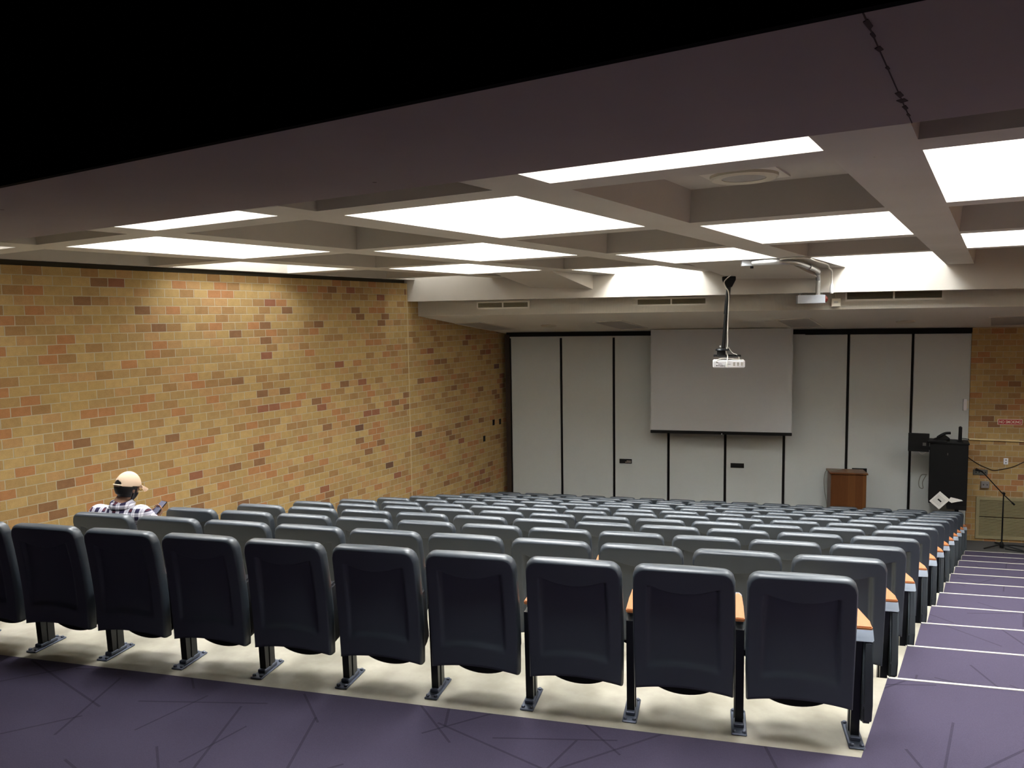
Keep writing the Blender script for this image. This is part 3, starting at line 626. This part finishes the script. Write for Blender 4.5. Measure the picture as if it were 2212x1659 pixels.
MB().box((-.232, -.14, 0), (.232, .16, .115)).bevel(.012, 3).build('body', M['white'], pr, True)
s = MB()
for x, z, w, h in ((-.17, .085, .03, .012), (-.175, .035, .02, .014), (-.145, .035, .014, .014), (-.115, .032, .022, .012), (-.088, .032, .020, .012), (-.13, .06, .05, .004), (.0, .055, .05, .004), (-.06, .03, .006, .03), (-.145, .05, .006, .006), (-.115, .05, .006, .006), (-.095, .05, .006, .006)): s.box((x - w / 2, -.1425, z - h / 2), (x + w / 2, -.1395, z + h / 2))
s.build('socket', M['black'], pr)
s = MB()
for i in range(3): s.box((.06 + .055 * i, -.1412, .03), (.092 + .055 * i, -.1395, .085))
s.build('label_plate', M['lensgrey'], pr); MB().lathe([(.05, 0), (.05, .03), (.04, .035)], Matrix.Translation((-.10, .16, .055)) @ Matrix.Rotation(R(-90), 4, 'X'), 20).build('lens', M['black'], pr)
def mw(p): v = D * p[0] + N * p[1]; return Vector((top.x + v.x, top.y + v.y, p[2]))
tag(MB().tube([mw(p) for p in bez([(.33, -.2, 2.66), (.27, -.2, 2.60), (.21, -.2, 2.575), (.12, -.2, 2.64), (.08, -.2, 2.655), (.03, -.15, 2.58), (-.03, -.11, 2.53), (-.07, -.09, 2.475), (-.045, -.075, 2.40), (.0, -.06, 2.3), (-.005, -.055, 2.0), (-.01, -.055, 1.75), (-.01, -.06, 1.55), (-.03, -.07, 1.43), (-.01, -.10, 1.36), (-.02, -.165, 1.27), (-.02, -.17, 1.2)])], .008, 8).build('projector_cable', M['wire'], smooth=True), 'white cable taped down the projector pole to its connector side', 'cable')
tag(MB().tube([mw(p) for p in bez([(.0, -.05, 1.5), (.06, -.05, 1.41), (.12, -.05, 1.385), (.16, -.06, 1.33), (.13, -.07, 1.315), (.02, -.09, 1.325), (-.10, -.12, 1.33), (-.17, -.165, 1.30), (-.15, -.17, 1.275)])], .007, 8).build('power_cable', M['wire'], smooth=True), 'white cable looped over the top of the projector', 'cable')
# conduits from the mount to the fascia boxes
def at(x, y, z): return Vector((x, y, z))
jb = thing('ceiling_junction_box', 'small grey junction box on ceiling above the projector pole', 'junction box', (-2.66, 9.9, ZC - .075), R(25))
MB().box((-.08, -.05, 0), (.08, .05, .075)).bevel(.004, 1).build('box', M['grey'], jb); MB().lathe([(.02, -.03), (.02, .0)], Matrix.Translation((.05, 0, 0)), 12).build('gland', M['black'], jb)
bx = P(1.51, 12.485, 0)
c1 = bez([(-2.58, 9.84, ZC - .045), (-2.40, 9.80, ZC - .045), (-2.24, 9.86, ZC - .045), (-2.13, 10.15, ZC - .045), (-2.14, 10.8, ZC - .05), (-2.16, 11.4, ZC - .06), (-2.20, 11.95, ZC - .075), (bx.x + .01, bx.y - .10, ZC - .095), (bx.x, bx.y, ZC - .18), (bx.x, bx.y, 2.45), (bx.x, bx.y, 2.266)])
cd = thing('steel_conduit', 'thick steel conduit bending along ceiling down to fascia box', 'conduit', (0, 0, 0))
MB().tube(c1, .034, 14).build('tube', M['galv'], cd, True)
for i in (34, 50): MB().tube([c1[i], c1[i] + (c1[i + 1] - c1[i]).normalized() * .05], .046, 14).build('coupling', M['galv'], cd, True)
bx2 = P(1.70, 12.48, 0)
c2 = bez([(-2.58, 9.92, ZC - .013), (-2.38, 9.95, ZC - .013), (-2.12, 9.72, ZC - .013), (-1.95, 9.85, ZC - .013), (-1.96, 10.5, ZC - .013), (-1.98, 11.4, ZC - .013), (bx2.x, bx2.y - .25, ZC - .02), (bx2.x, bx2.y - .04, ZC - .05), (bx2.x, bx2.y, ZC - .15), (bx2.x, bx2.y, 2.36)])
cc = thing('thin_conduit', 'thin white conduit along ceiling ending in a hanging connector', 'conduit', (0, 0, 0))
MB().tube(c2, .012, 10).build('tube', M['wire'], cc, True); MB().lathe([(.014, .10), (.026, .07), (.03, -.03), (.018, -.05)], Matrix.Translation((bx2.x, bx2.y, 2.33)), 14).build('connector', M['white'], cc, True)
fb = thing('fascia_box', 'long grey steel box with dark red lens on the fascia', 'junction box', P(1.411, 12.555, 2.202), AZ)
MB().box((-.195, -.13, -.063), (.195, .13, .063)).bevel(.005, 1).build('box', M['grey'], fb)
MB().lathe([(.055, 0), (.05, .03), (.03, .05), (.01, .055)], Matrix.Translation((.195, 0, 0)) @ Matrix.Rotation(R(90), 4, 'Y'), 16).build('lens', M['redlamp'], fb, True)
s = MB()
for x in (-.15, -.12, .14, .17): s.tube([(x, .08, .06), (x, .08, .098)], .007, 8)
s.build('hanger', M['galv'], fb)
j2 = thing('fascia_junction_box', 'square white junction box on fascia left of right vent', 'junction box', P(1.81, 12.83, 2.15), AZ)
MB().box((-.065, -.03, -.062), (.065, .03, .062)).bevel(.004, 1).build('box', M['offwhite'], j2); MB().tube([(.0, .01, .06), (.0, .01, .15), (-.03, .015, .20)], .011, 8).build('conduit', M['offwhite'], j2, True)
MB().box((-.03, -.033, -.01), (.03, -.03, .02)).build('label_plate', M['lensgrey'], j2)

# ------------------------------------------------------------------ the seated man
def skin_mesh(chains, sub=2):
    """tapered limbs: every link of a chain is the hull of two ellipsoids; an entry (chain, i) refers back to an earlier joint"""
    out = bmesh.new(); ids = {}
    ball = bmesh.new(); bmesh.ops.create_icosphere(ball, subdivisions=3 if sub > 1 else 2, radius=1); unit = [v.co.copy() for v in ball.verts]; ball.free()
    for ci, ch in enumerate(chains):
        prev = None
        for pi_, it in enumerate(ch):
            if isinstance(it[0], int): prev = ids[it]; continue
            p, r = it; r = r if isinstance(r, tuple) else (r, r); cur = (p, Vector((r[0], r[1], (r[0] + r[1]) / 2 if r[0] < 1.25 * r[1] else r[1] * .8))); ids[(ci, pi_)] = cur
            if prev is not None:
                b = bmesh.new()
                for q, rv in (prev, cur):
                    if pi_ == 1 and isinstance(ch[0][0], int) and (q, rv) == prev: rv = Vector([min(a, k) for a, k in zip(rv, cur[1] * 1.25)])
                    for c_ in unit: b.verts.new(q + Vector((c_.x * rv.x, c_.y * rv.y, c_.z * rv.z)))
                h = bmesh.ops.convex_hull(b, input=b.verts[:])
                bmesh.ops.delete(b, geom=[v for v in b.verts if not v.link_faces], context='VERTS')
                m_ = bpy.data.meshes.new('l'); b.to_mesh(m_); b.free(); out.from_mesh(m_); bpy.data.meshes.remove(m_)
            prev = cur
    bmesh.ops.recalc_face_normals(out, faces=out.faces[:])
    me = bpy.data.meshes.new('limbs'); out.to_mesh(me); out.free(); return me
def remesh(meshes, vox, name, mat, smooth_it=4):
    bm = bmesh.new()
    for m_ in meshes: bm.from_mesh(m_)
    me = bpy.data.meshes.new(name); bm.to_mesh(me); bm.free(); o = bpy.data.objects.new('tmp', me); COL.objects.link(o)
    r_ = o.modifiers.new('r', 'REMESH'); r_.mode = 'VOXEL'; r_.voxel_size = vox
    s_ = o.modifiers.new('s', 'SMOOTH'); s_.factor = .5; s_.iterations = smooth_it * 3
    dg = bpy.context.evaluated_depsgraph_get(); dg.update()
    out = bpy.data.meshes.new_from_object(o.evaluated_get(dg)); bpy.data.objects.remove(o)
    bm = bmesh.new(); bm.from_mesh(out); todo = set(bm.verts); isl = []
    while todo:                                  # keep the one connected surface
        st = [todo.pop()]; cur = list(st)
        while st:
            for e_ in st.pop().link_edges:
                for w_ in e_.verts:
                    if w_ in todo: todo.discard(w_); st.append(w_); cur.append(w_)
        isl.append(cur)
    isl.sort(key=len)
    bmesh.ops.delete(bm, geom=[v_ for i_ in isl[:-1] for v_ in i_], context='VERTS'); bm.to_mesh(out); bm.free()
    out.name = name; out.materials.clear(); out.materials.append(mat)
    for p_ in out.polygons: p_.use_smooth = True
    return out
base1 = F0 + STEP * MAN_ROW
mroot = P(-4.35, base1.dot(N), base1.z)
man = thing('person', 'man in beige cap and plaid shirt sitting by the brick wall, looking at phone', 'person', mroot, AZ)
# frame: x to his right, y forward, z up, origin on the floor at the seat's leg line
V = Vector
hip = V((0, .20, .47)); waist = V((0, .13, .58)); chest = V((-.005, .07, .70)); neckb = V((.008, .06, .815)); neck = V((.02, .075, .865)); headc = V((.045, .10, .955))
shR, shL = V((.165, .085, .757)), V((-.185, .055, .752))
elR, elL = V((.29, .17, .605)), V((-.27, .20, .52))
wrR, wrL = V((.085, .295, .655)), V((-.02, .40, .50))
kneeR, kneeL = V((.13, .54, .50)), V((-.13, .54, .50)); ankR, ankL = V((.13, .46, .10)), V((-.13, .46, .10)); toeR, toeL = V((.14, .60, .045)), V((-.14, .60, .045))
body = skin_mesh([
    [(hip, (.15, .11)), (waist, (.145, .105)), (chest, (.165, .105)), (neckb, (.07, .066)), (neck, (.052, .054)), (headc + V((0, .0, -.04)), (.05, .055))],
    [(0, 2), (shR, (.06, .06)), ((shR + elR) / 2, (.052, .05)), (elR, (.042, .042)), ((elR + wrR) / 2, (.036, .036)), (wrR, (.026, .022))],
    [(0, 2), (shL, (.06, .06)), ((shL + elL) / 2, (.052, .05)), (elL, (.042, .042)), ((elL + wrL) / 2, (.036, .036)), (wrL, (.026, .022))],
    [(0, 0), (V((.10, .28, .47)), (.085, .085)), ((V((.10, .28, .47)) + kneeR) / 2, (.078, .078)), (kneeR, (.058, .058)), ((kneeR + ankR) / 2, (.052, .056)), (ankR, (.036, .038)), (toeR, (.035, .025))],
    [(0, 0), (V((-.10, .28, .47)), (.085, .085)), ((V((-.10, .28, .47)) + kneeL) / 2, (.078, .078)), (kneeL, (.058, .058)), ((kneeL + ankL) / 2, (.052, .056)), (ankL, (.036, .038)), (toeL, (.035, .025))]])
def hand(w, fw, up, side):                      # palm plus five fingers curled round the phone
    fw = fw.normalized(); up = (up - fw * up.dot(fw)).normalized(); sd = fw.cross(up) * side
    ms = [skin_mesh([[(w - fw * .015, (.024, .02)), (w + fw * .03, (.034, .018)), (w + fw * .075, (.038, .016))]], 2)]
    for i, (off, ln) in enumerate(((-.030, .064), (-.011, .074), (.010, .069), (.030, .052))):
        b = w + fw * .07 + sd * off
        ms.append(skin_mesh([[(b, .0088), (b + fw * ln * .38 + up * .008, .0084), (b + fw * ln * .62 + up * .026, .0078), (b + fw * ln * .60 + up * (.026 + ln * .3), .007)]], 1))
    b = w + fw * .018 - sd * .030
    ms.append(skin_mesh([[(b, .012), (b - sd * .020 + fw * .022 + up * .014, .0105), (b - sd * .016 + fw * .050 + up * .030, .009), (b - sd * .004 + fw * .066 + up * .036, .0075)]], 1))
    return ms
PF_, PU_ = V((.22, .72, .62)), V((-.12, -.6, .76))
hR = hand(wrR, PF_, PU_, 1); hL = hand(wrL, V((.6, .7, .1)), V((0, 0, -1)), -1)
# head: ellipsoid with jaw, brow, nose, eye sockets and ears, turned to his right and bowed
HM = Matrix.Translation(headc) @ Matrix.Rotation(R(-12), 4, 'Z') @ Matrix.Rotation(R(-12), 4, 'X') @ Matrix.Scale(.88, 4)
def head_mesh():
    bm = bmesh.new(); bmesh.ops.create_uvsphere(bm, u_segments=40, v_segments=30, radius=1)
    for v in bm.verts:
        x, y, z = v.co; X, Y, Zz = x * .076, y * .098, z * .118
        if z < 0:
            k = -z; X *= 1 - .28 * k; Y = Y * (1 - .18 * k) + .016 * k
        fr = max(0, y)
        g = lambda cx, cz, sx, szz: math.exp(-((x - cx) / sx) ** 2 - ((z - cz) / szz) ** 2) * fr
        Y += .024 * g(0, -.16, .13, .15) + .010 * g(0, .02, .09, .2) + .006 * g(0, .22, .5, .10) - .010 * g(.36, .06, .18, .10) - .010 * g(-.36, .06, .18, .10) + .007 * g(0, -.46, .25, .07) + .012 * g(0, -.80, .3, .15)
        v.co = (X, Y, Zz)
    for s in (-1, 1):
        geo = bmesh.ops.create_uvsphere(bm, u_segments=12, v_segments=8, radius=1)['verts']
        for v in geo:
            x, y, z = v.co; v.co = Matrix.Translation((s * .078, -.004, -.012)) @ Matrix.Rotation(R(14), 4, 'X') @ Vector((x * .010 + s * .004, y * .019, z * .033))
    for v in bm.verts: v.co = HM @ v.co
    me = bpy.data.meshes.new('h'); bm.to_mesh(me); bm.free(); return me
me = remesh([body, head_mesh()] + hR + hL, .0045, 'body', M['skin'], 2)
bo = link(bpy.data.objects.new('body', me), man)
# clothes
sh = skin_mesh([
    [(hip + V((0, 0, -.02)), (.162, .122)), (waist, (.165, .122)), (chest, (.185, .12)), (V((.0, .062, .775)), (.12, .088)), (neckb + V((0, 0, .0)), (.072, .070))],
    [(0, 2), (shR, (.078, .076)), ((shR + elR) / 2, (.066, .064)), (elR, (.056, .056)), ((elR + wrR) / 2, (.050, .050)), (elR.lerp(wrR, .86), (.042, .040))],
    [(0, 2), (shL, (.078, .076)), ((shL + elL) / 2, (.066, .064)), (elL, (.056, .056)), ((elL + wrL) / 2, (.050, .050)), (elL.lerp(wrL, .86), (.042, .040))]])
so = link(bpy.data.objects.new('shirt', remesh([sh], .008, 'shirt', M['plaid'], 3)), man)
s = MB(); prof = []
Cm = Matrix.Translation(neckb + V((.006, .006, .026))) @ Matrix.Rotation(R(10), 4, 'X')
rings = [(.066, .064, .024), (.078, .076, .022), (.098, .092, -.020), (.090, .084, -.026)]
rr = [[s.bm.verts.new(Cm @ V((a * math.cos(2 * math.pi * k / 28), b * math.sin(2 * math.pi * k / 28), z))) for k in range(28)] for a, b, z in rings]
for a, b in zip(rr, rr[1:] + rr[:1]):
    for k in range(28): s.bm.faces.new((a[k], a[(k + 1) % 28], b[(k + 1) % 28], b[k]))
s.build('collar', M['plaid'], so, 'all')
tr = skin_mesh([[(hip + V((0, 0, -.03)), (.158, .118)), (hip + V((0, .02, .03)), (.155, .115))],
    [(0, 0), (V((.10, .28, .47)), (.098, .096)), ((V((.10, .28, .47)) + kneeR) / 2, (.09, .09)), (kneeR, (.072, .072)), ((kneeR + ankR) / 2, (.066, .066)), (ankR, (.06, .06))],
    [(0, 0), (V((-.10, .28, .47)), (.098, .096)), ((V((-.10, .28, .47)) + kneeL) / 2, (.09, .09)), (kneeL, (.072, .072)), ((kneeL + ankL) / 2, (.066, .066)), (ankL, (.06, .06))]])
link(bpy.data.objects.new('trousers', remesh([tr], .01, 'trousers', M['trousers'], 2)), man)
for a, b in ((ankR, toeR), (ankL, toeL)):
    link(bpy.data.objects.new('shoe', remesh([skin_mesh([[(a + V((0, -.05, -.05)), (.045, .045)), (a.lerp(b, .6) + V((0, 0, -.01)), (.05, .045)), (b + V((0, .03, .01)), (.04, .03))]])], .008, 'shoe', M['shoe'], 1)), man)
def shellpart(name, mat, keep, off, parent, closed=.006):   # a cap of the head's own ellipsoid, thickened
    bm = bmesh.new(); bmesh.ops.create_uvsphere(bm, u_segments=96, v_segments=72, radius=1)
    bmesh.ops.delete(bm, geom=[f for f in bm.faces if not keep(f.calc_center_median())], context='FACES')
    for v in bm.verts:
        x, y, z = v.co; X, Y, Zz = x * .076, y * .098, z * .118
        if z < 0:
            k = -z; X *= 1 - .28 * k; Y = Y * (1 - .18 * k) + .016 * k
        v.co = V((X, Y, Zz)) + V((x, y, z)) * off(x, y, z)
    for v in bm.verts: v.co = HM @ v.co
    bmesh.ops.smooth_vert(bm, verts=[v for v in bm.verts if v.is_boundary], factor=.5, use_axis_x=True, use_axis_y=True, use_axis_z=True)
    bmesh.ops.solidify(bm, geom=bm.faces[:], thickness=closed)
    s = MB(); s.bm.free(); s.bm = bm; return s.build(name, mat, parent, 'all')
shellpart('hair', M['hair'], lambda c: (c.z > -.62 + (.55 if c.y > -.1 else 0) and c.y < .25 and c.z < .5), lambda x, y, z: .017 if z > -.45 else .010, man, .01)
shellpart('beard', M['hair'], lambda c: c.y > .02 and -.97 < c.z < -.30 and not (abs(c.x) < .3 and c.z > -.55) or (.0 < c.y < .3 and -.5 < c.z < .1 and abs(c.x) > .8), lambda x, y, z: .009, man, .006)
def hole(c): return c.y < -.45 and c.z < .46 - .9 * c.x * c.x and c.z > .20 and abs(c.x) < .46
cap = shellpart('cap', M['capcloth'], lambda c: c.z > .12 + .06 * c.y and not hole(c), lambda x, y, z: .017 + .006 * max(0, z), man, .003)
# visor and strap
s = MB(); rows_ = []
for j in range(7):
    v_ = j / 6
    rows_.append([s.bm.verts.new(HM @ V((math.sin(a) * (.094 - .016 * v_), .062 + .045 * math.cos(a) + .085 * v_ * math.cos(a * .8), .030 - .030 * v_ ** 1.2 - .030 * math.sin(a) ** 2))) for a in [R(-78 + 156 * k / 16) for k in range(17)]])
for a, b in zip(rows_, rows_[1:]):
    for k in range(16): s.bm.faces.new((a[k], a[k + 1], b[k + 1], b[k]))
bmesh.ops.solidify(s.bm, geom=s.bm.faces[:], thickness=.003); s.build('visor', M['capcloth'], cap, 'all')
s = MB(); s.tube([HM @ V((math.sin(a) * .092, -math.cos(a) * .121, .022)) for a in [R(-36 + 72 * k / 12) for k in range(13)]], .006, 6); s.build('strap', M['capcloth'], cap, True)
gl = MB()
for sx in (-1, 1):
    gl.tube([HM @ V((sx * .034 + .025 * math.cos(a), .104 + .0 * a, .002 + .021 * math.sin(a))) for a in [2 * math.pi * k / 18 for k in range(19)]], .0016, 6)
    gl.tube([HM @ V(p) for p in ((sx * .059, .102, .008), (sx * .080, .06, .010), (sx * .084, .0, .008))], .0016, 6)
gl.tube([HM @ V(p) for p in ((-.009, .106, .006), (0, .108, .009), (.009, .106, .006))], .0016, 6); gl.build('glasses', M['glasswire'], man, True)
# phone in his right hand
pf = PF_.normalized(); pu = PU_.copy(); pu = (pu - pf * pu.dot(pf)).normalized(); ps_ = pf.cross(pu)
pc = wrR + pf * .095 + pu * .025
MX = Matrix.Translation(mroot) @ Matrix.Rotation(AZ, 4, 'Z') @ Matrix(((ps_.x, pf.x, pu.x, pc.x), (ps_.y, pf.y, pu.y, pc.y), (ps_.z, pf.z, pu.z, pc.z), (0, 0, 0, 1)))
phn = thing('phone', 'black smartphone with lit screen held in the man\'s right hand', 'phone', (0, 0, 0)); phn.matrix_basis = MX
MB().box((-.036, -.074, -.0045), (.036, .074, .0045)).bevel(.004, 2).build('case', M['black'], phn, True)
MB().box((-.0325, -.068, .0045), (.0325, .068, .0050)).build('screen', M['phonescreen'], phn)

# ------------------------------------------------------------------ camera and view
yaw, pit, rol = -.5585, -.0862, -.0155
fwd = V((math.sin(yaw) * math.cos(pit), math.cos(yaw) * math.cos(pit), math.sin(pit)))
rt = V((math.cos(yaw), -math.sin(yaw), 0)); up = rt.cross(fwd)
r_ = rt * math.cos(rol) + up * math.sin(rol); u_ = up * math.cos(rol) - rt * math.sin(rol)
cd_ = bpy.data.cameras.new('camera'); cam = bpy.data.objects.new('camera', cd_); COL.objects.link(cam)
cam.matrix_world = Matrix(((r_.x, u_.x, -fwd.x, 0), (r_.y, u_.y, -fwd.y, 0), (r_.z, u_.z, -fwd.z, 2.0), (0, 0, 0, 1)))
cd_.sensor_width = 36; cd_.lens = 1667.65 / 2212 * 36; cd_.clip_start = .05; cd_.clip_end = 100
SC.camera = cam
w = bpy.data.worlds.new('world'); SC.world = w; w.use_nodes = True; w.node_tree.nodes['Background'].inputs[0].default_value = (.012, .011, .013, 1); w.node_tree.nodes['Background'].inputs[1].default_value = 0.0
SC.view_settings.view_transform = 'Standard'; SC.view_settings.look = 'None'; SC.view_settings.exposure = 0.0; SC.view_settings.gamma = 1.0; SC.view_settings.use_curve_mapping = False
SC.cycles.max_bounces = 10; SC.cycles.diffuse_bounces = 8; SC.cycles.use_denoising = True; SC.cycles.sample_clamp_indirect = 10
